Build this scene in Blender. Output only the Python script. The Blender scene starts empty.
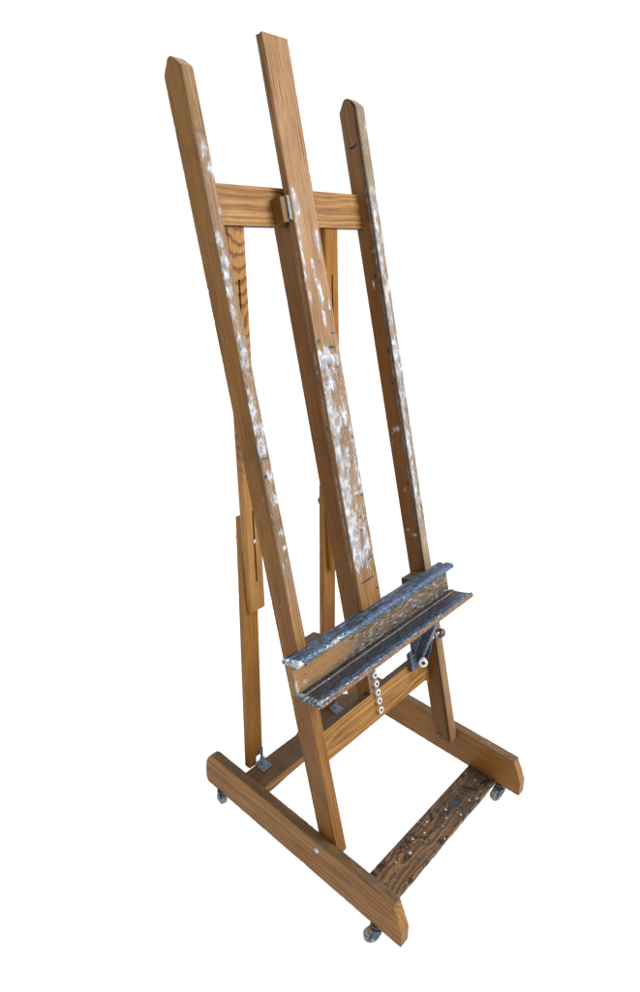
import bpy, math, random
from mathutils import Vector, Matrix, noise
random.seed(7)

# ------------------------------------------------------------------ frame
# all dimensions below are in millimetres in a base frame (x across, y to the back, z up);
# they are moved so that the easel's foot print is centred on the world origin
ORG = Vector((300.0, 365.0, -30.0))
MM = 0.001
def W(v):
    return (Vector(v) - ORG) * MM

T, H, Z0, L = 27.4, 112.1, 29.7, 731.0
ZT = Z0 + H
TH, YU = 0.252, 230.9
SN, CS = math.sin(TH), math.cos(TH)
U = Vector((0, SN, CS))
N = Vector((0, -CS, SN))
def Q(x, a, b):
    """lean frame: x across, a up the slope, b out of the front"""
    return Vector((x, YU, ZT)) + U * a + N * b

C = bpy.context.scene.collection
scene = bpy.context.scene

# ------------------------------------------------------------------ node helpers
class NT:
    def __init__(s, name):
        s.m = bpy.data.materials.new(name); s.m.use_nodes = True
        s.t = s.m.node_tree; s.t.nodes.clear()
        s.out = s.t.nodes.new('ShaderNodeOutputMaterial')
    def n(s, kind, **kw):
        x = s.t.nodes.new(kind)
        for k, v in kw.items(): setattr(x, k, v)
        return x
    def put(s, sock, v):
        if v is None: return
        if hasattr(v, 'is_output'): s.t.links.new(v, sock)
        elif isinstance(v, (tuple, list)):
            sock.default_value = tuple(v) + (1,) if (len(v) == 3 and sock.type == 'RGBA') else tuple(v)
        else: sock.default_value = v
    def math(s, op, a, b=None, c=None, clamp=False):
        x = s.n('ShaderNodeMath', operation=op, use_clamp=clamp)
        s.put(x.inputs[0], a); s.put(x.inputs[1], b); s.put(x.inputs[2], c)
        return x.outputs[0]
    def vmath(s, op, a, b=None):
        x = s.n('ShaderNodeVectorMath', operation=op)
        s.put(x.inputs[0], a); s.put(x.inputs[1], b)
        return x.outputs[0]
    def mix(s, f, a, b, blend='MIX'):
        x = s.n('ShaderNodeMix', data_type='RGBA', blend_type=blend, clamp_factor=True)
        s.put(x.inputs[0], f); s.put(x.inputs[6], a); s.put(x.inputs[7], b)
        return x.outputs[2]
    def noise(s, vec, scale, detail=4, rough=.55, dist=0, out=0):
        x = s.n('ShaderNodeTexNoise')
        s.put(x.inputs['Vector'], vec); x.inputs['Scale'].default_value = scale
        x.inputs['Detail'].default_value = detail; x.inputs['Roughness'].default_value = rough
        x.inputs['Distortion'].default_value = dist
        return x.outputs[out]
    def scale(s, vec, sc):
        return s.vmath('MULTIPLY', vec, sc)
    def rng(s, v, a, b, c=0., d=1., smooth=True):
        x = s.n('ShaderNodeMapRange', interpolation_type='SMOOTHSTEP' if smooth else 'LINEAR')
        s.put(x.inputs[0], v); s.put(x.inputs[1], a); s.put(x.inputs[2], b)
        s.put(x.inputs[3], c); s.put(x.inputs[4], d)
        return x.outputs[0]
    def sep(s, v):
        x = s.n('ShaderNodeSeparateXYZ'); s.put(x.inputs[0], v); return x.outputs
    def comb(s, a, b, c):
        x = s.n('ShaderNodeCombineXYZ')
        s.put(x.inputs[0], a); s.put(x.inputs[1], b); s.put(x.inputs[2], c); return x.outputs[0]

def cover(t, nz, dens):
    """noise-edged mask whose coverage follows the density"""
    th = t.math('MULTIPLY_ADD', dens, -.56, .85)
    return t.rng(nz, th, t.math('ADD', th, .022))

# ------------------------------------------------------------------ wood
def wood(name, dark, light, wdark, wlight, pith=(.03, .05), freq=520., wob=.006, zs=.12,
         ring=.75, arch=0., splat=0., rough=.48, dirt_shade_col=(.046, .029, .015), wn=1.0, spec=.14):
    t = NT(name)
    tc = t.n('ShaderNodeTexCoord').outputs['Object']
    oi = t.n('ShaderNodeObjectInfo').outputs['Random']
    off = t.comb(t.math('MULTIPLY', oi, 7.3), t.math('MULTIPLY', oi, 3.1), t.math('MULTIPLY', oi, 11.7))
    p = t.vmath('ADD', tc, off)
    at = t.n('ShaderNodeVertexColor', layer_name='paint')
    r, g, b = t.n('ShaderNodeSeparateColor'), None, None
    t.put(r.inputs[0], at.outputs['Color'])
    white, darkp, worn = r.outputs[0], r.outputs[1], r.outputs[2]
    dirt_shade = at.outputs['Alpha']
    # growth rings round a pith that wanders along the board
    lx, ly, lz = t.sep(tc)
    wv = t.noise(t.scale(p, (2.5, 2.5, 2.5 * zs * 6)), 1.6, 2, .5, 0, 1)
    wx, wy, wz = t.sep(wv)
    nz2 = t.noise(t.scale(p, (22, 22, 22 * zs)), 1., 3, .55)
    px = t.math('ADD', t.math('ADD', lx, pith[0]), t.math('MULTIPLY', t.math('SUBTRACT', wx, .5), .05 * wn))
    py = t.math('ADD', t.math('ADD', ly, pith[1]), t.math('MULTIPLY', t.math('SUBTRACT', wy, .5), .06 * wn))
    rad = t.math('SQRT', t.math('ADD', t.math('MULTIPLY', px, px), t.math('MULTIPLY', py, py)))
    rad = t.math('ADD', rad, t.math('MULTIPLY', nz2, wob))
    if arch:
        ax = t.math('SUBTRACT', lx, .026)
        rad = t.math('ADD', t.math('MULTIPLY', lz, 1.), t.math('MULTIPLY', t.math('MULTIPLY', ax, ax), -arch))
        rad = t.math('ADD', rad, t.math('MULTIPLY', nz2, wob))
        rad = t.math('ADD', rad, t.math('MULTIPLY', t.noise(t.scale(p, (60, 60, 16)), 1., 2), wob * .3))
    ph = t.math('FRACT', t.math('MULTIPLY', rad, freq / 6.283))
    rings = t.math('MULTIPLY', t.rng(ph, .0, .75), t.rng(ph, 1., .82))
    if arch: rings = t.math('MULTIPLY', t.math('MULTIPLY', t.rng(ph, .40, .82), t.rng(ph, 1., .86)), t.rng(lz, .28, .62))
    # pores : fine dark dashes along the grain
    po = t.noise(t.scale(p, (430, 430, 11)), 1., 3, .65)
    pores = t.math('MULTIPLY', t.rng(po, .53, .66), t.math('MULTIPLY_ADD', rings, .5, .5))
    st = t.noise(t.scale(p, (250, 250, 4.5)), 1., 4, .65)
    kn0 = t.noise(t.scale(p, (34, 34, 9)), 1., 4, .6)
    big = t.noise(t.scale(p, (9, 9, 2.2)), 1., 3, .6)
    f = t.math('ADD', t.math('MULTIPLY', rings, ring), t.math('MULTIPLY_ADD', t.math('SUBTRACT', st, .5), 1.8, .22))
    f = t.math('ADD', f, t.math('MULTIPLY', t.math('SUBTRACT', big, .5), 1.0))
    f = t.math('ADD', f, t.math('MULTIPLY', t.math('SUBTRACT', kn0, .5), 1.3), clamp=True)
    cv = t.mix(f, light, dark)
    cw = t.mix(f, wlight, wdark)
    wm = t.math('ADD', worn, t.math('MULTIPLY', t.math('SUBTRACT', big, .5), t.math('MULTIPLY', worn, .9)), clamp=True)
    col = t.mix(wm, cv, cw)
    col = t.mix(t.math('MULTIPLY', pores, .62), col, t.mix(.5, dark, (.02, .008, .002)))
    # rubbed-in grime, plus shade painted along the rail edge and kerf
    dn = t.noise(t.scale(p, (1, 1, .5)), 38, 8, .68)
    dn2 = t.noise(p, 210, 4, .7)
    dm = cover(t, t.math('ADD', t.math('MULTIPLY', dn, .7), t.math('MULTIPLY', dn2, .3)), dirt_shade)
    dm = t.math('MAXIMUM', t.math('MULTIPLY', dm, .7), t.math('MULTIPLY', t.math('MULTIPLY', dirt_shade, dirt_shade), t.math('MULTIPLY_ADD', dn, 1.6, .5)))
    col = t.mix(dm, col, dirt_shade_col)
    # faint scuffs everywhere
    sc = t.noise(t.scale(p, (1, 1, .22)), 160, 3, .75)
    col = t.mix(t.math('MULTIPLY', t.rng(sc, .66, .74), .22), col, wlight)
    # dark paint
    kn = t.noise(t.scale(p, (1, 1, .7)), 75, 6, .62, .3)
    km = cover(t, kn, darkp)
    kc = t.mix(t.rng(t.noise(p, 60, 2), .4, .62), (.008, .008, .010), (.022, .030, .048))
    col = t.mix(km, col, kc)
    # white paint : streaks, dabs and thin scumble
    pn = t.noise(t.scale(p, (1, 1, .20)), 170, 8, .72, .4)
    pn2 = t.noise(t.scale(p, (1, 1, .12)), 430, 4, .7)
    pnn = t.math('ADD', t.math('MULTIPLY', pn, .66), t.math('MULTIPLY', pn2, .34))
    pnn = t.math('MULTIPLY_ADD', pnn, 1.7, -.35)
    pm = cover(t, pnn, white)
    pc = t.mix(t.rng(t.noise(p, 48, 5, .6), .36, .66), (.21, .21, .21), (.45, .495, .55))
    thin = t.math('MULTIPLY', white, t.rng(pn2, .42, .62, .04, .42))
    col = t.mix(thin, col, (.38, .36, .33))
    col = t.mix(t.math('MULTIPLY', pm, t.rng(t.noise(t.scale(p, (1, 1, .4)), 130, 4, .7), .38, .52, .30, .95)), col, pc)
    if splat:
        bl1 = t.noise(p, 27, 7, .70, .6)
        col = t.mix(t.math('MULTIPLY', t.rng(bl1, .55, .60), .90), col, (.010, .009, .009))
        bl2 = t.noise(t.scale(p, (1, 1.6, .6)), 120, 5, .7, .8)
        col = t.mix(t.math('MULTIPLY', t.rng(bl2, .58, .63), .85), col, (.014, .012, .012))
        for sc_, lo_, hi_, cc in ((60, .80, .34, (.012, .012, .016)), (120, .975, .36, (.46, .48, .49)), (75, .95, .22, (.50, .55, .58)), (240, .97, .40, (.36, .35, .33)), (170, .80, .5, (.010, .010, .012))):
            v = t.n('ShaderNodeTexVoronoi'); t.put(v.inputs['Vector'], t.vmath('ADD', p, t.scale(t.noise(p, 190, 2, .6, 0, 1), (.006, .006, .006)))); v.inputs['Scale'].default_value = sc_
            cr = t.sep(v.outputs['Color'])
            mm = t.math('MULTIPLY', t.math('LESS_THAN', v.outputs['Distance'], t.math('MULTIPLY', cr[1], hi_)), t.math('GREATER_THAN', cr[0], lo_))
            col = t.mix(t.math('MULTIPLY', mm, .9), col, cc)
    bs = t.n('ShaderNodeBsdfPrincipled')
    t.put(bs.inputs['Base Color'], col)
    rr = t.math('MULTIPLY_ADD', worn, .22, rough)
    t.put(bs.inputs['Roughness'], t.math('MULTIPLY_ADD', t.math('SUBTRACT', st, .5), .3, rr, clamp=True))
    bs.inputs['Specular IOR Level'].default_value = spec
    hgt = t.math('ADD', t.math('MULTIPLY', po, -.25), t.math('MULTIPLY', pm, .8))
    hgt = t.math('ADD', hgt, t.math('MULTIPLY', km, .2))
    hgt = t.math('ADD', hgt, t.math('MULTIPLY', dn2, .3))
    bp = t.n('ShaderNodeBump'); bp.inputs['Strength'].default_value = .45; bp.inputs['Distance'].default_value = .0012
    t.put(bp.inputs['Height'], hgt); t.put(bs.inputs['Normal'], bp.outputs[0])
    t.put(t.out.inputs[0], bs.outputs[0])
    return t.m

def crust(name):
    """thick old studio paint on the tray: navy and charcoal with pale scrapes, and sky glints painted in"""
    t = NT(name)
    tc = t.n('ShaderNodeTexCoord').outputs['Object']
    at = t.n('ShaderNodeVertexColor', layer_name='paint')
    r = t.n('ShaderNodeSeparateColor'); t.put(r.inputs[0], at.outputs['Color'])
    white, blue, wood_ = r.outputs[0], r.outputs[1], r.outputs[2]
    p = tc
    a = t.noise(t.scale(p, (1, 1, .30)), 120, 8, .70, .6)
    b = t.noise(t.scale(p, (1, 1, .5)), 300, 5, .70, .3)
    c = t.noise(t.scale(p, (1.6, 1.6, .10)), 240, 5, .72)
    base = t.mix(t.rng(a, .36, .62), (.008, .010, .014), (.040, .048, .064))
    base = t.mix(t.math('MULTIPLY', t.rng(b, .50, .62), .7), base, (.020, .016, .013))
    bm = cover(t, t.math('ADD', t.math('MULTIPLY', a, .55), t.math('MULTIPLY', c, .45)), blue)
    bc = t.mix(t.rng(b, .38, .64), (.011, .025, .062), (.10, .185, .32))  # lighter blue-grey end includes sky reflection, painted into the colour
    col = t.mix(bm, base, bc)
    # wood showing through
    wm = cover(t, t.math('ADD', t.math('MULTIPLY', b, .6), t.math('MULTIPLY', c, .4)), wood_)
    wc = t.mix(t.rng(c, .38, .64), (.30, .155, .065), (.14, .07, .028))
    col = t.mix(wm, col, wc)
    w1 = t.math('ADD', t.math('MULTIPLY', a, .35), t.math('ADD', t.math('MULTIPLY', b, .35), t.math('MULTIPLY', c, .3)))
    pm = cover(t, w1, white)
    pc = t.mix(t.rng(t.noise(p, 90, 4), .36, .6), (.22, .29, .38), (.52, .58, .64))
    col = t.mix(pm, col, pc)
    f1 = t.noise(t.scale(p, (1, 1, .55)), 560, 3, .6)
    f2 = t.noise(t.scale(p, (1, 1, .4)), 330, 4, .7)
    col = t.mix(t.math('MULTIPLY', t.rng(f1, .60, .66), .50), col, (.26, .33, .41))
    col = t.mix(t.math('MULTIPLY', t.rng(f2, .47, .38), .85), col, (.006, .007, .010))
    col = t.mix(t.math('MULTIPLY', t.rng(t.noise(p, 420, 3, .6), .62, .67), .45), col, (.16, .09, .045))
    sp = t.n('ShaderNodeTexVoronoi'); t.put(sp.inputs['Vector'], p); sp.inputs['Scale'].default_value = 105
    sel = t.rng(t.sep(sp.outputs['Color'])[0], .86, .87)
    rad = t.math('MULTIPLY', t.sep(sp.outputs['Color'])[1], .26)
    fl = t.math('MULTIPLY', t.math('LESS_THAN', sp.outputs['Distance'], rad), sel)
    col = t.mix(t.math('MULTIPLY', fl, .8), col, t.mix(t.sep(sp.outputs['Color'])[2], (.5, .5, .5), (.62, .66, .72)))
    bs = t.n('ShaderNodeBsdfPrincipled'); t.put(bs.inputs['Base Color'], col)
    t.put(bs.inputs['Roughness'], t.rng(b, .3, .7, .34, .65))
    bs.inputs['Specular IOR Level'].default_value = .28
    hh = t.math('ADD', t.math('MULTIPLY', a, .8), t.math('ADD', t.math('MULTIPLY', b, .6), t.math('MULTIPLY', pm, .4)))
    bp = t.n('ShaderNodeBump'); bp.inputs['Strength'].default_value = .8; bp.inputs['Distance'].default_value = .0022
    t.put(bp.inputs['Height'], hh); t.put(bs.inputs['Normal'], bp.outputs[0])
    t.put(t.out.inputs[0], bs.outputs[0])
    return t.m

def metal(name, col, col2, rough=.4, met=.8, scale=160):
    t = NT(name)
    p = t.n('ShaderNodeTexCoord').outputs['Object']
    a = t.noise(p, scale, 5, .65)
    bs = t.n('ShaderNodeBsdfPrincipled')
    t.put(bs.inputs['Base Color'], t.mix(t.rng(a, .4, .62), col, col2))
    t.put(bs.inputs['Roughness'], t.rng(a, .3, .7, rough - .08, rough + .15))
    bs.inputs['Metallic'].default_value = met
    bp = t.n('ShaderNodeBump'); bp.inputs['Strength'].default_value = .3; bp.inputs['Distance'].default_value = .0006
    t.put(bp.inputs['Height'], a); t.put(bs.inputs['Normal'], bp.outputs[0])
    t.put(t.out.inputs[0], bs.outputs[0])
    return t.m

WORN_D, WORN_L = (.165, .086, .036), (.325, .198, .105)
M_UP = wood('oak_upright', (.122, .044, .004), (.240, .106, .018), WORN_D, WORN_L, pith=(.11, .13), freq=950, wob=.003, ring=.40, wn=.35)
M_MAST = wood('oak_mast', (.118, .045, .007), (.225, .100, .021), (.150, .076, .032), (.325, .196, .102), pith=(.16, .02), freq=780, wob=.004, ring=.50, wn=.30)
M_RAIL = wood('oak_rail', (.105, .034, .002), (.170, .065, .005), (.160, .108, .066), (.330, .250, .175), pith=(.10, .13), freq=900, wob=.003, ring=.25, wn=.35)
M_LEG = wood('oak_leg', (.148, .052, .003), (.265, .112, .013), WORN_D, WORN_L, pith=(.16, .05), freq=800, wob=.004, ring=.35, wn=.4)
M_SLOT = wood('oak_cathedral', (.140, .052, .010), (.330, .165, .048), WORN_D, WORN_L, freq=215, wob=.060, zs=.5, ring=.95, arch=26.)
M_BASE = wood('oak_base', (.128, .050, .008), (.290, .130, .030), WORN_D, WORN_L, pith=(.024, -.050), freq=560, wob=.014, zs=.08, ring=.5, wn=.8)
M_BASER = wood('oak_base_inner', (.148, .059, .009), (.235, .102, .022), WORN_D, WORN_L, pith=(.10, .13), freq=480, wob=.006, ring=.25)
M_BAR = wood('oak_crossbar', (.140, .056, .010), (.325, .162, .042), (.165, .080, .030), (.33, .185, .085), pith=(-.045, .050), freq=900, wob=.009, zs=.10, ring=.60, wn=.6)
M_FOOT = wood('oak_foot', (.060, .026, .008), (.215, .108, .040), (.06, .034, .018), (.22, .13, .065), pith=(.016, -.045), freq=620, wob=.024, zs=.35, ring=.7, dirt_shade_col=(.018, .013, .009), wn=.7, splat=1.)
M_CLEAT = wood('dark_cleat', (.03, .018, .010), (.07, .042, .022), (.06, .034, .018), (.22, .13, .065), ring=.3)
M_TRAYW = wood('tray_wood', (.19, .085, .026), (.34, .185, .070), WORN_D, WORN_L, pith=(.10, .05), freq=700, ring=.35, wn=.4)
M_CRUST = crust('tray_paint')
M_ZINC = metal('zinc', (.36, .37, .39), (.52, .53, .55), .34, .85)
M_STEEL = metal('dull_steel', (.09, .095, .10), (.20, .205, .21), .5, .2)
M_BLUE = metal('painted_steel', (.022, .032, .048), (.11, .14, .18), .42, .35)
M_HINGE = metal('grey_hinge', (.10, .12, .15), (.20, .23, .27), .45, .6, 220)
M_DARK = metal('dark_knob', (.035, .028, .026), (.10, .085, .08), .35, .3)
M_WASH = metal('washer_nickel', (.46, .46, .44), (.70, .70, .68), .34, .4)
M_HOLE = metal('hole_black', (.010, .010, .011), (.02, .02, .02), .7, 0)
M_RUB = metal('caster_wheel', (.09, .08, .065), (.30, .27, .22), .55, 0)

# ------------------------------------------------------------------ mesh helpers
def frame(o, X, Y, Z):
    m = Matrix.Identity(4)
    for i, v in enumerate((X, Y, Z)):
        for j in range(3): m[j][i] = v[j]
    p = W(o)
    for j in range(3): m[j][3] = p[j]
    return m
EX, EY, EZ = Vector((1, 0, 0)), Vector((0, 1, 0)), Vector((0, 0, 1))
def F_lean(x, a=0, b=0): return frame(Q(x, a, b), EX, -N, U)             # bars that climb: local y runs to the back
def F_tray(x, a, b): return frame(Q(x, a, b), -U, -N, EX)                # bars that cross: local x runs down, y back
def F_flat(x, y, z): return frame((x, y, z), -EZ, EY, EX)                # flat cross members of the base
def F_run(x, y, z): return frame((x, y, z), EX, -EZ, EY)                 # runners: local y runs down

def poly(pts, r=1.5, ds=8., seg=2):
    """closed profile: corners rounded by r, straight runs cut every ds"""
    out = []; n = len(pts)
    for i in range(n):
        p0, p, p1 = Vector(pts[i - 1]), Vector(pts[i]), Vector(pts[(i + 1) % n])
        a, b = (p0 - p), (p1 - p)
        rr = min(r, a.length * .45, b.length * .45)
        A, B = p + a.normalized() * rr, p + b.normalized() * rr
        for k in range(seg + 1):
            u = k / seg
            out.append((A * (1 - u) ** 2 + p * (2 * u * (1 - u)) + B * u * u))
        nx = Vector(pts[(i + 1) % n]); c = Vector(pts[(i + 2) % n]) - nx
        r2 = min(r, b.length * .45, c.length * .45)
        E = nx - b.normalized() * r2
        d = E - B; k = int(d.length // ds)
        for q in range(1, k + 1): out.append(B + d * (q / (k + 1)))
    return [(v.x, v.y) for v in out]
def rect(x0, x1, y0, y1, r=1.5, ds=8.): return poly([(x0, y0), (x1, y0), (x1, y1), (x0, y1)], r, ds)
def remap(pr, box, nb):
    """move a profile drawn in box (x0, x1, y0, y1) onto the box nb"""
    fx = (nb[1] - nb[0]) / (box[1] - box[0]); fy = (nb[3] - nb[2]) / (box[3] - box[2])
    return [(nb[0] + (p[0] - box[0]) * fx, nb[2] + (p[1] - box[2]) * fy) for p in pr]
def zsteps(a, b, d):
    n = max(1, int(round((b - a) / d)))
    return [a + (b - a) * i / n for i in range(n + 1)]

EASEL = bpy.data.objects.new('easel', None); C.objects.link(EASEL)
EASEL['label'] = 'tall wooden studio easel with paint-crusted tray, slotted rear legs and small casters'
EASEL['category'] = 'easel'

def link(name, me, mw, parent, mat):
    o = bpy.data.objects.new(name, me); C.objects.link(o)
    o.parent = parent
    pm = parent['_m'] if parent is not None and '_m' in parent else None
    M = mw
    if parent is not None and parent is not EASEL:
        M = WM[parent.name].inverted() @ mw
    o.matrix_basis = M
    WM[o.name] = mw
    if mat is not None and len(me.materials) == 0: me.materials.append(mat)
    return o
WM = {}

def paint(me, fn):
    lay = me.color_attributes.new('paint', 'FLOAT_COLOR', 'CORNER')
    for pl in me.polygons:
        nr = pl.normal
        for li in pl.loop_indices:
            co = me.vertices[me.loops[li].vertex_index].co
            lay.data[li].color = fn(co.x / MM, co.y / MM, co.z / MM, nr) if fn else (0, 0, 0, 0)

def bar(name, fr, rings, mat, parent=EASEL, fn=None, wear=0., label=None, cut=None, chip=0.):
    """loft through rings (z, profile) in a local frame, caps closed; wear eats the corners a little"""
    vs, fs = [], []
    n = len(rings[0][1])
    sd = random.uniform(0, 99)
    for z, pr in rings:
        cx = sum(p[0] for p in pr) / n; cy = sum(p[1] for p in pr) / n
        mx = max(abs(p[0] - cx) for p in pr); my = max(abs(p[1] - cy) for p in pr)
        for x, y in pr:
            if wear:
                k = (abs(x - cx) / max(mx, .1)) ** 6 * (abs(y - cy) / max(my, .1)) ** 6
                q = noise.noise(Vector((x * .03 + sd, y * .03, z * .03)))
                q2 = noise.noise(Vector((x * .1 + sd, y * .1 + 7, z * .11)))
                d = wear * k * (.12 + .8 * max(0, q2 * 1.5 + q * .6 - .15))
                x += -math.copysign(min(d, abs(x - cx)), x - cx) + q * .15
                y += -math.copysign(min(d, abs(y - cy)), y - cy) + q * .15
            if chip and x > cx + .55 * mx and y < 26:
                q = noise.noise(Vector((sd, 3.3, z * .022))) + .35 * noise.noise(Vector((sd, 8.3, z * .10)))
                x -= chip * max(0, q - .08) * 2.2 * ss(-z, -1820, -1560) * ss(z, 500, 640) * (1 - max(0, y) / 30)
            vs.append((x * MM, y * MM, z * MM))
    for i in range(len(rings) - 1):
        for j in range(n):
            k = (j + 1) % n
            fs.append((i * n + j, i * n + k, (i + 1) * n + k, (i + 1) * n + j))
    fs.append(tuple(range(n - 1, -1, -1)))
    fs.append(tuple((len(rings) - 1) * n + j for j in range(n)))
    me = bpy.data.meshes.new(name); me.from_pydata(vs, [], fs)
    me.update()
    import bmesh
    bm = bmesh.new(); bm.from_mesh(me); bmesh.ops.recalc_face_normals(bm, faces=bm.faces[:]); bm.to_mesh(me); bm.free()
    if cut:
        me = boolean(me, cut)
    me.update()
    paint(me, fn)
    o = link(name, me, fr, parent, mat)
    if label: o['label'] = label
    return o

def boolean(me, cutters):
    """cut a list of (profile, z0, z1, axis) prisms out of a mesh; returns the evaluated mesh"""
    import bmesh
    a = bpy.data.objects.new('work', me); C.objects.link(a)
    tmp = []
    for (x0, x1, y0, y1, z0, z1) in cutters:
        cm = bpy.data.meshes.new('cut'); bm = bmesh.new()
        bmesh.ops.create_cube(bm, size=1)
        for v in bm.verts:
            v.co = (((x0 + x1) / 2 + v.co.x * (x1 - x0)) * MM, ((y0 + y1) / 2 + v.co.y * (y1 - y0)) * MM, ((z0 + z1) / 2 + v.co.z * (z1 - z0)) * MM)
        bm.to_mesh(cm); bm.free()
        c = bpy.data.objects.new('cut', cm); C.objects.link(c); tmp.append(c)
        md = a.modifiers.new('b', 'BOOLEAN'); md.operation = 'DIFFERENCE'; md.solver = 'EXACT'; md.object = c
    bpy.context.view_layer.update()
    dg = bpy.context.evaluated_depsgraph_get()
    out = bpy.data.meshes.new_from_object(a.evaluated_get(dg))
    bpy.data.objects.remove(a)
    for c in tmp: bpy.data.objects.remove(c)
    return out

def lathe(name, o, axis, prof, mat, parent, seg=24, sub=None, mats=None):
    """revolve (radius, height) pairs about an axis; mats = material index per band"""
    axis = axis.normalized()
    X = axis.orthogonal().normalized(); Y = axis.cross(X)
    fr = frame(o, X, Y, axis)
    vs, fs, mi = [], [], []
    for r, h in prof:
        for k in range(seg):
            t = 2 * math.pi * k / seg
            vs.append((r * math.cos(t) * MM, r * math.sin(t) * MM, h * MM))
    for i in range(len(prof) - 1):
        for k in range(seg):
            q = (k + 1) % seg
            fs.append((i * seg + k, i * seg + q, (i + 1) * seg + q, (i + 1) * seg + k)); mi.append(mats[i] if mats else 0)
    fs.append(tuple(range(seg - 1, -1, -1))); mi.append(mats[0] if mats else 0)
    fs.append(tuple((len(prof) - 1) * seg + k for k in range(seg))); mi.append(mats[-1] if mats else 0)
    me = bpy.data.meshes.new(name); me.from_pydata(vs, [], fs); me.update()
    if isinstance(mat, (list, tuple)):
        for m in mat: me.materials.append(m)
    else: me.materials.append(mat)
    for f, i in zip(me.polygons, mi): f.material_index = i
    me.polygons.foreach_set('use_smooth', [len(f.vertices) == 4 for f in me.polygons])
    try: me.set_sharp_from_angle(angle=math.radians(40))
    except Exception: pass
    return link(name, me, fr, parent, None)

def prism(name, fr, pts, h, mat, parent, fn=None, r=1.2):
    """flat plate: outline in local xy, thickness h along local z"""
    pr = poly(pts, r, 12)
    return bar(name, fr, [(0, pr), (h, pr)], mat, parent, fn)

# ------------------------------------------------------------------ paint maps
def g1(v, c, w): return math.exp(-((v - c) / w) ** 2)
def blobs(x, a, lst):
    s = 0.
    for (bx, ba, rx, ra, k) in lst:
        s = max(s, k * math.exp(-(((x - bx) / rx) ** 2 + ((a - ba) / ra) ** 2) ** 1.5))
    return s
def ss(v, a, b):
    t = min(1, max(0, (v - a) / (b - a))); return t * t * (3 - 2 * t)

# ---- base runners
def runner_rings(d):
    """local z runs from the front end to the back; local y runs down from the top"""
    out = []; ref = rect(0, T, 0, H, 2.2, d)
    def ring(s, top, bot):
        out.append((s, remap(ref, (0, T, 0, H), (0, T, ZT - top, ZT - bot))))
    ring(0, 78, 32)
    ring(1., 80, 30.2)
    for s in (5, 11, 17, 23): ring(s, 79 + (ZT - 79) * (s / 28.4), Z0 + (1.2 if s < 6 else 0))
    for s in zsteps(28.4, L - 40, 9): ring(s, ZT, Z0)
    for k in range(1, 8):
        ph = math.pi / 2 * k / 8
        s = L - 40 + 39 * math.sin(ph)
        ring(s, 66 + (ZT - 66) * (math.cos(ph) ** .75), Z0 + 8 * ss(s, L - 9, L))
    ring(L, 68, 44)
    return out
def runner_paint(x, y, z, n):
    top = ss(-n.y, .4, .8)
    d = .70 * top + .06
    w = .0
    if top > .5: w = .10 + .14 * g1(z, 120, 160)
    d += .28 * g1(y, 0, 7) * (1 - top) + .18 * g1(y, H, 10)
    wn = .10 + .22 * ss(-n.z, .3, .8); d += .2 * ss(-n.z, .3, .8)
    return (w, 0.12 * top, wn, d)
def runner_paint_r(x, y, z, n):
    w, k, wn, d = runner_paint(x, y, z, n)
    if -n.y > .5: w += .10; k += .1
    return (w, k, wn, d)
rl = bar('base_runner', F_run(0, 0, ZT), runner_rings(8), M_BASE, fn=runner_paint, wear=1.6)
rr = bar('base_runner', F_run(600 - T, 0, ZT), runner_rings(8), M_BASER, fn=runner_paint_r, wear=1.6)
def dome(name, o, ax, r, h, mat, parent):
    return lathe(name, o, ax, [(r, 0), (r, h * .25), (r * .86, h * .62), (r * .55, h * .9), (r * .15, h)], mat, parent, 20)
dome('bolt_head', (0.2, 272, 117), -EX, 7.5, 4.5, M_ZINC, rl)
dome('bolt_head', (599.8, 272, 117), EX, 7.5, 4.5, M_ZINC, rr)

# ---- casters
def caster(x, y, ang, parent):
    zt = Z0
    root = lathe('caster', (x, y, zt), -EZ, [(17, .2), (17, 3.5), (9, 4.5), (9, 13), (12, 14), (12, 19), (3, 19.5)], M_BLUE, EASEL, 20)
    d = Vector((math.cos(ang), math.sin(ang), 0)); s = Vector((-d.y, d.x, 0))
    for k in (-1, 1):
        fr = frame(Vector((x, y, zt - 15)) + s * (k * 12.5 - 1.2), d, -EZ, s * 1.0)
        prism('fork', fr, [(-10, 0), (9, 0), (22, 22), (19, 31), (8, 31), (-8, 12)], 2.4, M_BLUE, root)
    lathe('wheel', Vector((x, y, zt)) + d * 13 - EZ * 39.5 - s * 10, s, [(4, 0), (16, 0), (19.2, 2.5), (20, 5), (20, 15), (19.2, 17.5), (16, 20), (4, 20)], M_RUB, root, 28)
    lathe('axle', Vector((x, y, zt)) + d * 13 - EZ * 39.5 - s * 15.5, s, [(3.6, 0), (3.6, 31)], M_ZINC, root, 14)
    return root
caster(12, 80, math.radians(140), rl)
caster(11, 668, math.radians(70), rl)
caster(584, 66, math.radians(160), rr)
caster(588, 672, math.radians(120), rr)

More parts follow.
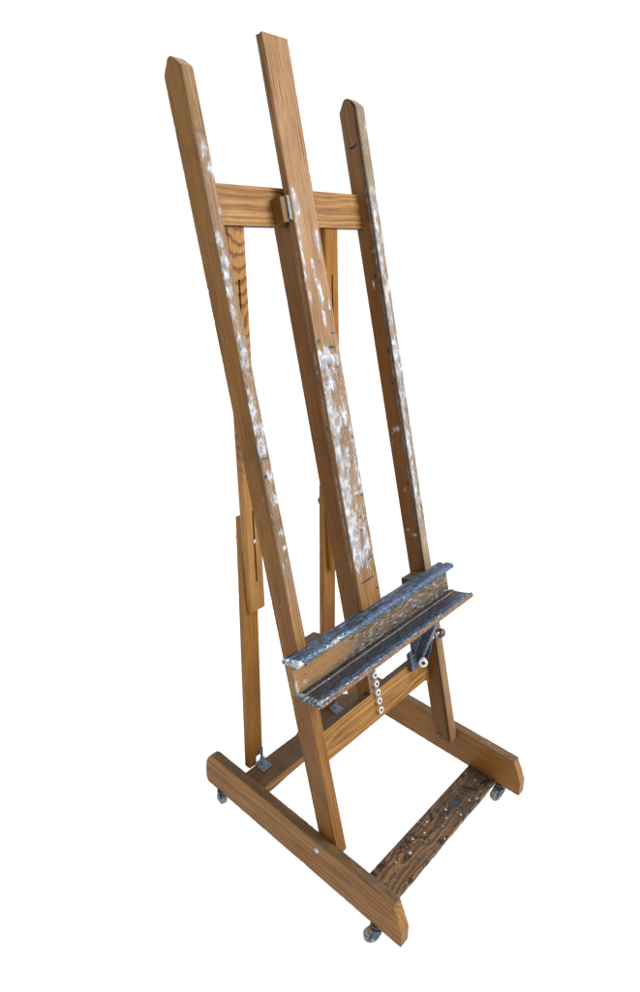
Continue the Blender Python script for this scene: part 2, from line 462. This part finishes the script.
# ---- cross members of the base
def foot_paint(x, y, z, n):
    top = ss(-n.x, .4, .8)
    X = z + T
    d = .44 + .30 * g1(X, 480, 150) - .24 * g1(X, 110, 100)
    k = blobs(X, y + 78, [(268, 123, 11, 9, 1.), (428, 120, 26, 16, .85), (385, 78, 20, 12, .6), (330, 140, 16, 8, .6), (480, 140, 40, 20, .62), (205, 100, 8, 6, .7), (520, 110, 30, 30, .5), (150, 112, 8, 7, .7), (560, 150, 30, 20, .6)])
    w = blobs(X, y + 78, [(205, 127, 6.5, 5.8, 1.), (333, 108, 5.8, 5.0, 1.), (362, 114, 5.0, 4.3, .95), (478, 86, 6.5, 4.3, 1.), (290, 108, 3.6, 2.9, .9), (531, 125, 5.8, 4.3, .9), (240, 95, 2.9, 2.9, .95), (300, 150, 3.6, 2.9, .9), (400, 100, 3.6, 6.5, .9), (455, 150, 3.6, 3.6, .95), (120, 110, 3.6, 2.9, .9), (395, 135, 7.2, 2.2, .8), (510, 90, 4.3, 3.6, .8)])
    if top < .5: return (.25, .1, .7, .35)
    return (max(w, .16), max(k, .28 + .14 * g1(X, 420, 160)), .25, d)
def foot_rings():
    out = []
    for s in zsteps(0, 600 - 2 * T, 5):
        wob = 2.4 * noise.noise(Vector((s * .012, 3.1, 0))) + 1.1 * noise.noise(Vector((s * .05, 9.1, 0)))
        e = 7 * (1 - ss(s, 0, 45))
        out.append((s, remap(rect(0, 17, 0, 93, 2.2, 5), (0, 17, 0, 93), (0, 17, wob - e, 93))))
    return out
bar('foot_rest', F_flat(T, 78, 38), foot_rings(), M_FOOT, fn=foot_paint, wear=2.0, label='dark foot board spattered with white and black paint drops')
def rear_paint(x, y, z, n):
    top = ss(-n.x, .4, .8)
    return (.10 * top, .05, .1, .70 * top + .08)
def rear_rings():
    out = []
    for s in zsteps(0, 600 - 2 * T, 9):
        arch = 8 * ss(s, 20, 130) * (1 - ss(s, 416, 526))
        out.append((s, remap(rect(0, 34, 0, 80, 2, 7), (0, 34, 0, 80), (0, 34 - arch, 0, 80 + 26 * ss(s, 205, 260) * (1 - ss(s, 430, 470))))))
    return out
rb = bar('rear_crossbar', F_flat(T, 514, 123), rear_rings(), M_BAR, fn=rear_paint, wear=1.2)

# ---- uprights
UX = [T, 600 - T - 30]
def up_profile(w, d, kerf_right, ds):
    if kerf_right:
        pts = [(0, 0), (w, 0), (w, 5.5), (w - 10, 5.5), (w - 10, 12), (w, 12), (w, d), (0, d)]
    else:
        pts = [(0, 0), (w, 0), (w, d), (0, d), (0, 12), (10, 12), (10, 5.5), (0, 5.5)]
    return poly(pts, 1.2, ds)
def up_rings(kr, top):
    pr = up_profile(30, 62, kr, 5); out = []
    def tr(z, x0, x1, y0, y1):
        out.append((z, [(x0 + (x1 - x0) * p[0] / 30, y0 + (y1 - y0) * p[1] / 62) for p in pr]))
    tr(-38, 3, 27, 8, 54); tr(-34, 0, 30, 2, 60)
    for z in zsteps(-30, top - 34, 3.5): tr(z, 0, 30, 0, 62)
    for q, ya, yb, xb in ((0, 0, 62, 29.6), (4, 1.8, 60.6, 29.2), (11, 7.5, 55.5, 28.2), (18, 14.5, 50, 26.8), (24, 21.5, 45.5, 25.4), (28, 28, 41.5, 23.6), (29.3, 32, 39, 21)):
        tr(top - 30 + q, .2 + q * .05, xb, ya, yb)
    return out
U_W = [(19, 1662, 12, 26, .8), (24, 1613, 13, 24, .75), (33, 1534, 9, 30, .55), (10, 1475, 10, 22, .9), (14, 1400, 12, 60, .62), (9, 1365, 8, 26, .85), (9, 1320, 9, 26, .8),
       (14, 1239, 14, 60, .5), (8, 1100, 12, 60, .78), (20, 1060, 12, 28, .8), (10, 1020, 16, 26, .85), (24, 960, 10, 30, .5), (20, 892, 14, 36, .42), (20, 818, 8, 10, .9), (22, 780, 6, 8, .95), (16, 720, 20, 60, .3)]
U_S = [(30, 640, 3, 3, .8), (44, 700, 2, 5, .7), (20, 560, 3, 4, .8), (12, 905, 6, 6, .6), (36, 1260, 2, 3, .7), (50, 860, 2, 9, .6), (24, 480, 3, 3, .8), (40, 330, 2, 4, .7)]
U_K = [(10, 996, 12, 3, .9), (22, 995, 9, 4, .85), (8, 956, 4, 6, 1.), (20, 612, 13, 3, .75), (20, 1263, 10, 3, .5), (12, 880, 14, 3, .5), (6, 1190, 4, 30, .6), (10, 1225, 5, 16, .55)]
def up_paint(x, y, z, n):
    fr = ss(-n.y, .4, .8); hi = ss(z, 560, 760)
    w = k = 0.; wn = .10; d = .10
    if fr > .5:
        w = blobs(x, z, U_W) * .66 + (.28 + .10 * g1(z, 1150, 260)) * hi * (1 - ss(z, 1640, 1740))
        k = blobs(x, z, U_K) + .10 * hi
        wn = .25 + .62 * ss(z, 420, 700) - .1 * g1(x, 15, 9)
        d = .36 * hi + .12 + .26 * g1(x, 0, 5) * hi
    else:
        wn = .03 + .16 * ss(z, 1150, 1650) + .10 * g1(y, 0, 2) * hi
        w = .03 + .34 * g1(y, 0, 2.5) * hi * (1 - ss(z, 1560, 1700)) + blobs(y, z, U_S)
        d = .16 + .22 * g1(y, 0, 12) * hi + .18 * g1(z, -10, 60) + .35 * g1(z, 960, 70) * g1(y, 4, 16)
    if n.z > .5: w, wn, d = .5, .7, .3
    return (w, k, wn, d)
V_W = [(15, 1719, 22, 26, .7), (24, 1762, 8, 16, .9), (15, 1604, 14, 14, .8), (10, 1560, 16, 30, .6), (8, 1501, 8, 40, .85), (24, 1480, 7, 14, .95), (8, 1420, 9, 60, .85), (24, 1352, 9, 22, 1.), (10, 1300, 9, 60, .7), (12, 1178, 16, 34, .9),
       (10, 1122, 14, 26, .95), (8, 1037, 8, 70, .75), (22, 1060, 8, 30, .6), (8, 919, 9, 60, .8), (8, 800, 9, 70, .8), (20, 744, 14, 14, .85), (10, 690, 10, 40, .6), (20, 620, 14, 20, .7)]
V_SW = [(33, 1362, 4, 16, .9), (38, 956, 8, 7, .95), (24, 958, 8, 10, .9), (46, 945, 5, 4, .9), (52, 918, 4, 8, .85), (32, 778, 3, 8, .95), (20, 1448, 8, 3, .9), (15, 1520, 3, 3, .95), (40, 880, 3, 5, .8), (24, 640, 12, 5, .8), (45, 655, 10, 4, .75), (35, 1040, 3, 4, .8), (30, 1200, 3, 3, .8), (44, 1100, 3, 3, .8)]
V_SK = [(35, 1721, 14, 4.5, 1.), (16, 1725, 12, 3, .95), (30, 1360, 8, 10, .95), (24, 1386, 5, 14, .8), (14, 1180, 8, 14, .95), (20, 1090, 4, 9, .95), (24, 1240, 3, 4, .9), (16, 800, 6, 10, .8), (8, 1100, 3, 400, .35), (14, 660, 5, 14, .7)]
def upr_paint(x, y, z, n):
    fr = ss(-n.y, .4, .8); hi = ss(z, 560, 700)
    w = k = 0.; wn = .06; d = .12
    if fr > .5:
        w = blobs(x, z, V_W) * .66 + .40 * hi * (1 - ss(z, 1600, 1700))
        k = .22 * hi; wn = .35 + .62 * ss(z, 420, 640); d = .46 * hi + .08
    elif n.x < -.5:
        w = blobs(y, z, V_SW) + .06
        k = blobs(y, z, V_SK)
        d = .16 + .42 * g1(y, 12, 8) + .15 * g1(z, -20, 60)  # darkest around the kerf, where the groove's shade is painted in
        wn = .03 + .20 * ss(z, 1380, 1750)
        if y < 5.6: w += .22 * hi; wn += .35
    else:
        w = .55 * g1(y, 0, 10) * hi; d = .2
    if n.z > .5: w, wn, d = .4, .7, .3
    return (w, k, wn, d)
def tilt(fr, kx):
    Z = (U + EX * kx).normalized(); Y = -N; X = Y.cross(Z)
    m = fr.copy()
    for j in range(3): m[j][0], m[j][1], m[j][2] = X[j], Y[j], Z[j]
    return m
ul = bar('upright', tilt(F_lean(UX[0] + .4), -.0057), up_rings(True, 1843), M_UP, fn=up_paint, wear=.9, chip=.7)
ur = bar('upright', tilt(F_lean(UX[1] - .4), .0057), up_rings(False, 1843), M_RAIL, fn=upr_paint, wear=2., chip=2.6)
dome('bolt_head', Q(UX[1] - .6, -17, -46), -EX, 8, 5, M_DARK, ur)
dome('bolt_head', Q(UX[0] + 30.6, -17, -46), EX, 8, 5, M_DARK, ul)

# ---- crossbars between the uprights
X0, X1 = UX[0] + 22, UX[1] + 8
def cross_paint(x, y, z, n):
    fr = ss(-n.y, .4, .8)
    w = blobs(z, x, [(60, 70, 5, 5, 1.), (64, 76, 4, 3, .9), (118, 60, 3, 3, .8), (300, 20, 3, 3, .8)]) if fr > .5 else 0
    k = blobs(z, x, [(50, 24, 3, 3, .7)]) if fr > .5 else 0
    d = .10 + (.45 * ss(n.x, .4, .8)) + .2 * g1(x, 88, 5)
    return (w + .05, k, .42 if fr > .5 else .1, d)
bar('upper_crossbar', F_tray(UX[0] + 12, 1603, -42), [(s, rect(0, 89, 0, 20, 1.6, 7)) for s in zsteps(0, 524, 8)], M_BAR, fn=cross_paint, wear=.8)
def low_paint(x, y, z, n):
    fr = ss(-n.y, .4, .8); top = ss(-n.x, .4, .8)
    k = blobs(z, x, [(22, 3, 3, 9, 1.), (18, 12, 2, 5, .7)]) if fr > .5 else 0
    return (.04 + .3 * blobs(z, x, [(478, 40, 6, 30, 1.)]), k, .06, .86 * top + .08)
LX0, LX1 = UX[0] + 30.5, UX[1]
def low_rings():
    out = []; Ln = LX1 - LX0
    for s in zsteps(0, Ln, 5):
        e = max(0, 1 - s / 24); e2 = max(0, 1 - (Ln - s) / 24)
        f = 22 * (1 - math.sqrt(max(0, 1 - e * e))) + 16 * (1 - math.sqrt(max(0, 1 - e2 * e2)))
        out.append((s, remap(rect(0, 85, 0, 24, 1.6, 7), (0, 85, 0, 24), (0, 85 + f, 0, 24))))
    return out
lc = bar('lower_crossbar', F_tray(LX0, 263, -48), low_rings(), M_BAR, fn=low_paint, wear=.8)
for a in (313, 287, 261, 235, 207):
    lathe('washer', Q(303, a, -47.5), N, [(8.6, 0), (8.6, 7.5), (9.6, 8), (9.8, 9.5), (9, 10.6), (4.6, 10.6), (4.2, 9.6), (4.1, 8.2), (.6, 8)], [M_WASH, M_HOLE], lc, 26, mats=[0, 0, 0, 0, 0, 0, 1, 1])

# ---- centre rail and sliding mast
def rail_rings():
    out = []
    for z in zsteps(184, 1592, 8):
        f = 48.2 if z < 352 else 23.2
        out.append((z, remap(rect(0, 36, 23, 101, 1.8, 9), (0, 36, 23, 101), (0, 36, f, 101))))
    return out
def rail_paint(x, y, z, n):
    return (.05, .03, .10 * ss(z, 1200, 1500) + .05 + (.5 if (-n.y > .5 and z < 352) else 0), .08 + .35 * g1(y, 24, 9))  # shade of the mast darkened into the rail's front edge
bar('centre_rail', F_lean(282), rail_rings(), M_RAIL, fn=rail_paint, wear=.8)

M_W = [(16, 1554, 9, 26, .98), (12, 1572, 7, 14, 1.), (8, 1500, 6, 40, .85), (6, 1430, 5, 70, .8), (10, 1590, 7, 8, .8), (8, 1340, 6, 18, .85), (36, 1418, 5, 16, .98), (38, 1390, 5, 20, .98), (46, 1345, 7, 34, 1.), (44, 1290, 6, 30, .75), (66, 1474, 5, 44, .82), (70, 1320, 5, 18, .7), (76, 1400, 3, 60, .6),
       (12, 1188, 18, 22, .9), (30, 1200, 14, 22, .8), (28, 1136, 9, 26, .75), (62, 1185, 16, 16, .7), (12, 1060, 9, 60, .85), (32, 1040, 10, 30, .8), (20, 1000, 12, 40, .78), (58, 1040, 8, 26, .7), (14, 940, 8, 60, .9), (40, 930, 9, 22, .6), (12, 841, 12, 44, .95), (24, 850, 12, 30, .85), (58, 836, 16, 3, 1.), (60, 788, 10, 3, .95),
       (14, 770, 12, 70, .9), (26, 740, 12, 50, .85), (60, 700, 10, 60, .8), (20, 670, 16, 40, .8), (48, 660, 12, 30, .7), (34, 900, 6, 60, .6), (70, 960, 5, 60, .6), (68, 880, 6, 50, .65)]
M_K = [(22, 1388, 20, 1.6, .75), (56, 1392, 20, 1.5, .55), (10, 1233, 8, 8, .9), (24, 1232, 5, 4, .5), (14, 1096, 7, 8, .95), (20, 1072, 12, 2, .6), (56, 1130, 20, 1.6, .6), (18, 1128, 18, 1.6, .6), (16, 928, 16, 2, .8), (70, 826, 10, 4, .8), (25, 600, 20, 3.4, 1.), (50, 602, 24, 2.6, .9), (68, 566, 12, 3, .9), (70, 556, 10, 2, .7), (4, 640, 2.5, 20, .8), (8, 1822, 3, 9, .8), (66, 1530, 4, 6, .5), (72, 980, 4, 4, .8), (66, 760, 3, 16, .6), (44, 1000, 3, 20, .5), (4, 1010, 3, 40, .6), (40, 700, 3, 24, .5)]
rk = random.Random(3)
M_K += [(rk.uniform(2, 78), rk.uniform(640, 1260), rk.uniform(6, 24), rk.uniform(1.8, 2.8), rk.uniform(.7, 1.)) for _ in range(34)]
M_K += [(rk.uniform(2, 78), rk.uniform(560, 1500), rk.uniform(1.6, 3.5), rk.uniform(2, 14), rk.uniform(.5, .9)) for _ in range(46)]
U_K += [(rk.uniform(2, 28), rk.uniform(560, 1560), rk.uniform(2, 10), rk.uniform(2, 4), rk.uniform(.5, .95)) for _ in range(34)]
def mast_paint(x, y, z, n):
    fr = ss(-n.y, .4, .8)
    lo = ss(-z, -1260, -1180) * ss(z, 560, 640)
    if fr > .5:
        w = blobs(x, z, M_W) * (1 - .48 * ss(-z, -1260, -1160)) + (.33 + .14 * g1(x, 6, 12)) * lo + .17 * (1 - ss(z, 1560, 1660)) * ss(z, 620, 700)
        k = blobs(x, z, M_K) + .12 * lo
        wn = .95 - .55 * ss(-z, -760, -600) - .25 * g1(z, 1100, 250)
        d = .12 + .26 * lo
    else:
        w = (.10 + .30 * g1(y, 0, 4)) * (1 - ss(z, 1560, 1660)); k = 0.
        wn = .45 * ss(z, 1300, 1700) + .2; d = .22
    return (w, k, wn, d)
def mast_rings():
    out = []
    for z in zsteps(405, 1929, 3.):
        top = (1929 - z) < 6
        out.append((z, poly([(0, 0), (79.5, 0), (79.5, 22), (0, 22), (0, 14), (2.4, 13), (2.4, 9.5), (0, 8.5)], 1.6, 4) ))
    # the head is cut a little out of square
    z, pr = out[-1]
    return out
mast = bar('mast', F_lean(259.2, 0, -.8), mast_rings(), M_MAST, fn=mast_paint, wear=1.2, chip=1.2)
# guide block and steel keeper beside the mast on the upper crossbar
gb = bar('guide_block', F_lean(232, 0, -8), [(z, rect(0, 17, 0, 33.6, 1.5, 8)) for z in zsteps(1517, 1574, 11)], M_RAIL, fn=lambda x, y, z, n: (.04, 0, .25 if -n.y > .5 else .05, .3), wear=.5)
prism('keeper_plate', F_lean(249.4, 1522, -3.5), [(0, 0), (9.2, 0), (9.2, 20), (0, 20)], 54, M_STEEL, gb, r=.8)

# ---- tray
def tp(pts): return [(-a, -b) for (b, a) in pts]      # (forward, up) pairs into the crossing frame
TX0, TX1 = -19.3, 625.
def bb_paint(x, y, z, n):
    X = z
    fr = ss(-n.y, .4, .8)
    w = .24 + .26 * ss(X, 80, 240) + blobs(X, -x, [(30, 462, 5, 6, 1.), (4, 462, 5, 22, .9)])
    k = .22 + .26 * ss(X, 110, 260) + blobs(X, -x, [(42, 500, 4, 3, .95), (60, 500, 4, 3, .9), (36, 478, 4, 3, .9)])
    return (w * fr, k * fr, .2 + .3 * ss(X, 100, 300), .26 + .50 * ss(X, 90, 260) + .35 * g1(-x, 448, 10))
tray = bar('tray', F_tray(TX0 + 2, 0, 0), [(s, poly(tp([(19.8, 440), (19.8, 519), (1.5, 519), (1.5, 440)]), 1, 5)) for s in zsteps(0, 632, 5)], M_TRAYW, fn=bb_paint, wear=.6)
def cap_paint(x, y, z, n):
    f = -y; edge = g1(f, 47, 7)
    w = .27 + .22 * g1(f, 44, 8) * (1 - ss(z, 260, 420)) + .22 * g1(z, 130, 90) * edge + .5 * g1(z, 4, 10)
    bl = .62 + .14 * edge
    return (min(w, .95), bl, .08, 0)
cap_pts = tp([(-9, 518.6), (-9, 529), (6, 530), (9, 526.5), (14, 526.5), (18, 531.5), (40, 531.5), (46, 528), (47.5, 522), (44, 517), (38, 516), (22, 518.6)])
def tray_wave(z): return .8 * noise.noise(Vector((z * .02, 1.7, 4)))
bar('tray_lip', F_tray(TX0, 0, 0), [(s, [(p[0] + tray_wave(s), p[1]) for p in poly(cap_pts, 1.8, 5)]) for s in zsteps(0, 640, 4)], M_CRUST, tray, fn=cap_paint, wear=1.6)
def ledge_paint(x, y, z, n):
    f = -y
    front = ss(-n.y, .4, .8)
    if front > .5 or f > 99.5:
        return (.54 - .10 * ss(z, 300, 500), .26, .70, 0)
    w = .29 + .34 * g1(f, 97, 7) + .1 * g1(f, 36, 3) + .35 * g1(z, 6, 16)
    bl = .44 + .36 * ss(f, 55, 96) - .2 * g1(f, 28, 8)
    return (min(w, .9), bl, .06 + .12 * g1(z, 0, 10), 0)
led_pts = tp([(20, 432), (20, 446), (36, 445.5), (37.5, 442.5), (72, 442), (90, 443.5), (95, 446), (100, 445.5), (101, 442), (101, 433), (98, 431.5)])
bar('tray_ledge', F_tray(TX0 + 1, 0, 0), [(s, [(p[0] + tray_wave(s + 200), p[1]) for p in poly(led_pts, 1.5, 5)]) for s in zsteps(0, 640, 4)], M_CRUST, tray, fn=ledge_paint, wear=1.8)
dk = lambda x, y, z, n: (.12, .35, .1, .75)
for x in (UX[0] + 31 - .0, UX[1] - 62):
    bar('guide_cleat', F_tray(x, 0, 0), [(s, poly(tp([(-9.5, 470), (-9.5, 529), (-44, 529), (-44, 470)]), 2, 8)) for s in zsteps(0, 60, 8)], M_CLEAT, tray, fn=dk, wear=1.)

# clamp under the right end of the ledge
cl = prism('clamp_bracket', frame(Q(507, 0, 0), -U, -N, EX), tp([(82, 431), (20, 431), (-34, 300), (-46, 262), (-44, 236), (-26, 240), (0, 292), (36, 390)]), 3.2, M_BLUE, tray)
bar('strap', F_tray(484, 0, 0), [(q, poly(tp([(74, 431), (50, 431), (-40, 292), (-40, 262), (-26, 262)]), 1.5, 200)) for q in (0, 20)], M_BLUE, cl)
bar('strap', F_tray(466, 0, 0), [(q, poly(tp([(40, 431), (16, 431), (-38, 330), (-38, 296), (-26, 300)]), 1.5, 200)) for q in (0, 16)], M_BLUE, cl)
bar('clamp_block', F_tray(400, 0, 0), [(q, poly(tp([(18, 384), (18, 431), (-28, 431), (-28, 384)]), 1.5, 200)) for q in (0, 62)], M_TRAYW, tray, fn=lambda x, y, z, n: (.1, .2, .1, .35))
bar('bracket_flange', F_tray(452, 0, 0), [(q, poly(tp([(-32, 246), (-46, 246), (-46, 300), (-32, 312)]), 1.5, 200)) for q in (0, 54)], M_BLUE, cl)
lathe('washer', Q(479, 268, -9), (-EX + N * .9), [(12, -12), (12, 0), (13.6, .6), (13.8, 2.5), (12.4, 3.4), (6, 3.4), (5.6, 2.4), (1, 2.2)], [M_WASH, M_HOLE], cl, 26, mats=[0, 0, 0, 0, 0, 1, 1])
lathe('clamp_screw', Q(505, 338, 14), EX, [(5, 0), (5, 36)], M_ZINC, tray, 16)
lathe('screw_collar', Q(517, 338, 14), EX, [(8.5, 0), (9.5, 2), (9.5, 10), (8.5, 12)], M_BLUE, tray, 16)
lathe('clamp_knob', Q(541, 332, 14), EX, [(6, -2), (10.5, 1), (13.2, 6), (14, 12), (13.2, 18), (10.5, 23), (6, 25.5), (2, 26)], M_DARK, tray, 26)

# ---- rear legs (a slotted strut sliding on a lower strut hinged to the rear crossbar)
LB = Vector((0, 597.6, 115.6)); LTp = Vector((0, 655.0, 1533.0))
LU = (LTp - LB).normalized(); LN = EX.cross(LU); LN = LN if LN.y < 0 else -LN
def F_leg(x, k, v): return frame(LB + LU * k + LN * v + EX * x, EX, -LN, LU)
def leg_paint(x, y, z, n): return (.05, .02, .08 + .12 * ss(z, 900, 1400), .10 + .2 * g1(z, 0, 60))
def rear_leg(xs, xb, xt, slotmat, notch):
    b0 = Vector((xb, 601, 116 if notch else 123.6)); t0 = LB + LU * 767 + LN * -22.6 + EX * xt
    Z = (t0 - b0).normalized(); X = (EX - Z * EX.dot(Z)).normalized(); Y = Z.cross(X)
    ln = (t0 - b0).length; fr = frame(b0, X, Y, Z)
    lo = bar('rear_leg', fr, [(z, rect(0, 49, 0, 22, 2, 8)) for z in zsteps(0, ln, 12)], M_LEG, fn=leg_paint, wear=.6,
             cut=[(25, 70, -10, 40, -10, 26)] if notch else None)
    pr = poly([(4, 0), (49, 0), (49, 22), (0, 22), (0, 4)], 1.2, 8)
    up = bar('slotted_strut', F_leg(xs, 497, 0), [(z, pr) for z in zsteps(0, 988, 12)], slotmat, lo, fn=leg_paint, wear=.6,
             cut=[(22.5, 28.5, -10, 40, 85, 292), (22.5, 28.5, -10, 40, 500, 868)])
    dome('slot_bolt', LB + LU * 701 + LN * .3 + EX * (xs + 25.5), LN, 6.5, 5, M_ZINC, up)
    k = b0 + Z * 702 + Y * 22.2 + X * 26
    lathe('wing_knob', k, Y, [(5, 0), (5, 4), (12, 5), (14, 9), (14, 16), (11, 20), (4, 21)], M_DARK, lo, 20)
    # hinge leaf screwed up the front of the leg, clear of the cut-away corner
    prism('hinge_leaf', frame(b0 - Y * .2, X, Z, X.cross(Z)), [(36, 8), (49, 8), (49, 46), (34, 46), (35, 34), (40, 26), (41, 16)], 2, M_HINGE, lo)
    return lo
l1 = rear_leg(97, 59, 100, M_SLOT, True)
l2 = rear_leg(411, 371, 412, M_LEG, False)
def hinge(x):
    h = prism('hinge', frame((x, 556, 123.2), EX, EY, EZ), [(0, 0), (34, 0), (34, 36), (0, 36)], 2.2, M_HINGE, rb, r=3)
    lathe('hinge_knuckle', (x + 1, 594, 126), EX, [(3.6, 0), (3.6, 36)], M_HINGE, h, 14)
    for (dx, dy) in ((8, 8), (26, 8), (17, 24)):
        dome('screw', (x + dx, 556 + dy, 125.5), EZ, 3.2, 1.2, M_DARK, h)
hinge(72); hinge(384)

# ------------------------------------------------------------------ floor
def floor():
    t = NT('glowing_white_floor')
    p = t.n('ShaderNodeTexCoord').outputs['Object']
    bs = t.n('ShaderNodeBsdfPrincipled')
    a = t.noise(p, 3, 2)
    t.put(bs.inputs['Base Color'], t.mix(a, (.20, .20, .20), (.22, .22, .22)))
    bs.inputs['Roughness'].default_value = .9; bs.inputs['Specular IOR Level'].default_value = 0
    bs.inputs['Emission Color'].default_value = (1, 1, 1, 1); bs.inputs['Emission Strength'].default_value = .97  # floor glows by itself, washing out the easel's contact shadows
    t.put(t.out.inputs[0], bs.outputs[0])
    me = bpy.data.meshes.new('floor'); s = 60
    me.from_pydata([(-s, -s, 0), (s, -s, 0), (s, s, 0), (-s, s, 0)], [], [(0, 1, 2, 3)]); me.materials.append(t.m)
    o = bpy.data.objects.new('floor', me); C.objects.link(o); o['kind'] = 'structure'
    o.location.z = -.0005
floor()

# ------------------------------------------------------------------ light
w = bpy.data.worlds.new('World'); scene.world = w; w.use_nodes = True
nt = w.node_tree; bg = nt.nodes['Background']
tcw = nt.nodes.new('ShaderNodeTexCoord'); sp = nt.nodes.new('ShaderNodeSeparateXYZ')
nt.links.new(tcw.outputs['Generated'], sp.inputs[0])
def wm(op, a, b):
    x = nt.nodes.new('ShaderNodeMath'); x.operation = op
    for i, v in enumerate((a, b)):
        if hasattr(v, 'is_output'): nt.links.new(v, x.inputs[i])
        else: x.inputs[i].default_value = v
    return x.outputs[0]
front = wm('MAXIMUM', wm('MULTIPLY', sp.outputs[1], -1.), 0.)
left = wm('MAXIMUM', wm('MULTIPLY', sp.outputs[0], -1.), 0.)
up = wm('MAXIMUM', sp.outputs[2], 0.)
s = wm('ADD', 1.03, wm('MULTIPLY', front, .30))
s = wm('ADD', s, wm('MULTIPLY', left, -.55))
s = wm('ADD', s, wm('MULTIPLY', up, .25))
nt.links.new(s, bg.inputs['Strength']); bg.inputs['Color'].default_value = (1, 1, 1, 1)
la = bpy.data.lights.new('soft_lamp', 'AREA'); la.energy = 165; la.size = 1.6; la.color = (.96, .98, 1)
lo = bpy.data.objects.new('soft_lamp', la); C.objects.link(lo)
lo.location = (1.3, -2.6, 3.2); lo.rotation_euler = (Vector((0, 0, .9)) - lo.location).to_track_quat('-Z', 'Y').to_euler()

# ------------------------------------------------------------------ camera
cam = bpy.data.cameras.new('camera'); co = bpy.data.objects.new('camera', cam); C.objects.link(co)
R = Vector((.6430208, -.7651623, .0324179)); UU = Vector((.2377751, .2396990, .9412797)); FW = Vector((.7280022, .5975542, -.3360680))
m = Matrix.Identity(4); P = W((-879.316, -579.917, 1610.828))
for j in range(3): m[j][0], m[j][1], m[j][2], m[j][3] = R[j], UU[j], -FW[j], P[j]
co.matrix_world = m
cam.sensor_fit = 'VERTICAL'; cam.sensor_height = 36; cam.sensor_width = 36 * 640 / 992
cam.lens = 653.993 / 992 * 36
cam.shift_x = -(370.341 - 320) / 992; cam.shift_y = (457.168 - 496) / 992
cam.clip_start = .01; cam.clip_end = 500
scene.camera = co
scene.view_settings.view_transform = 'Standard'; scene.view_settings.look = 'None'; scene.view_settings.exposure = 0
scene.render.engine = 'CYCLES'
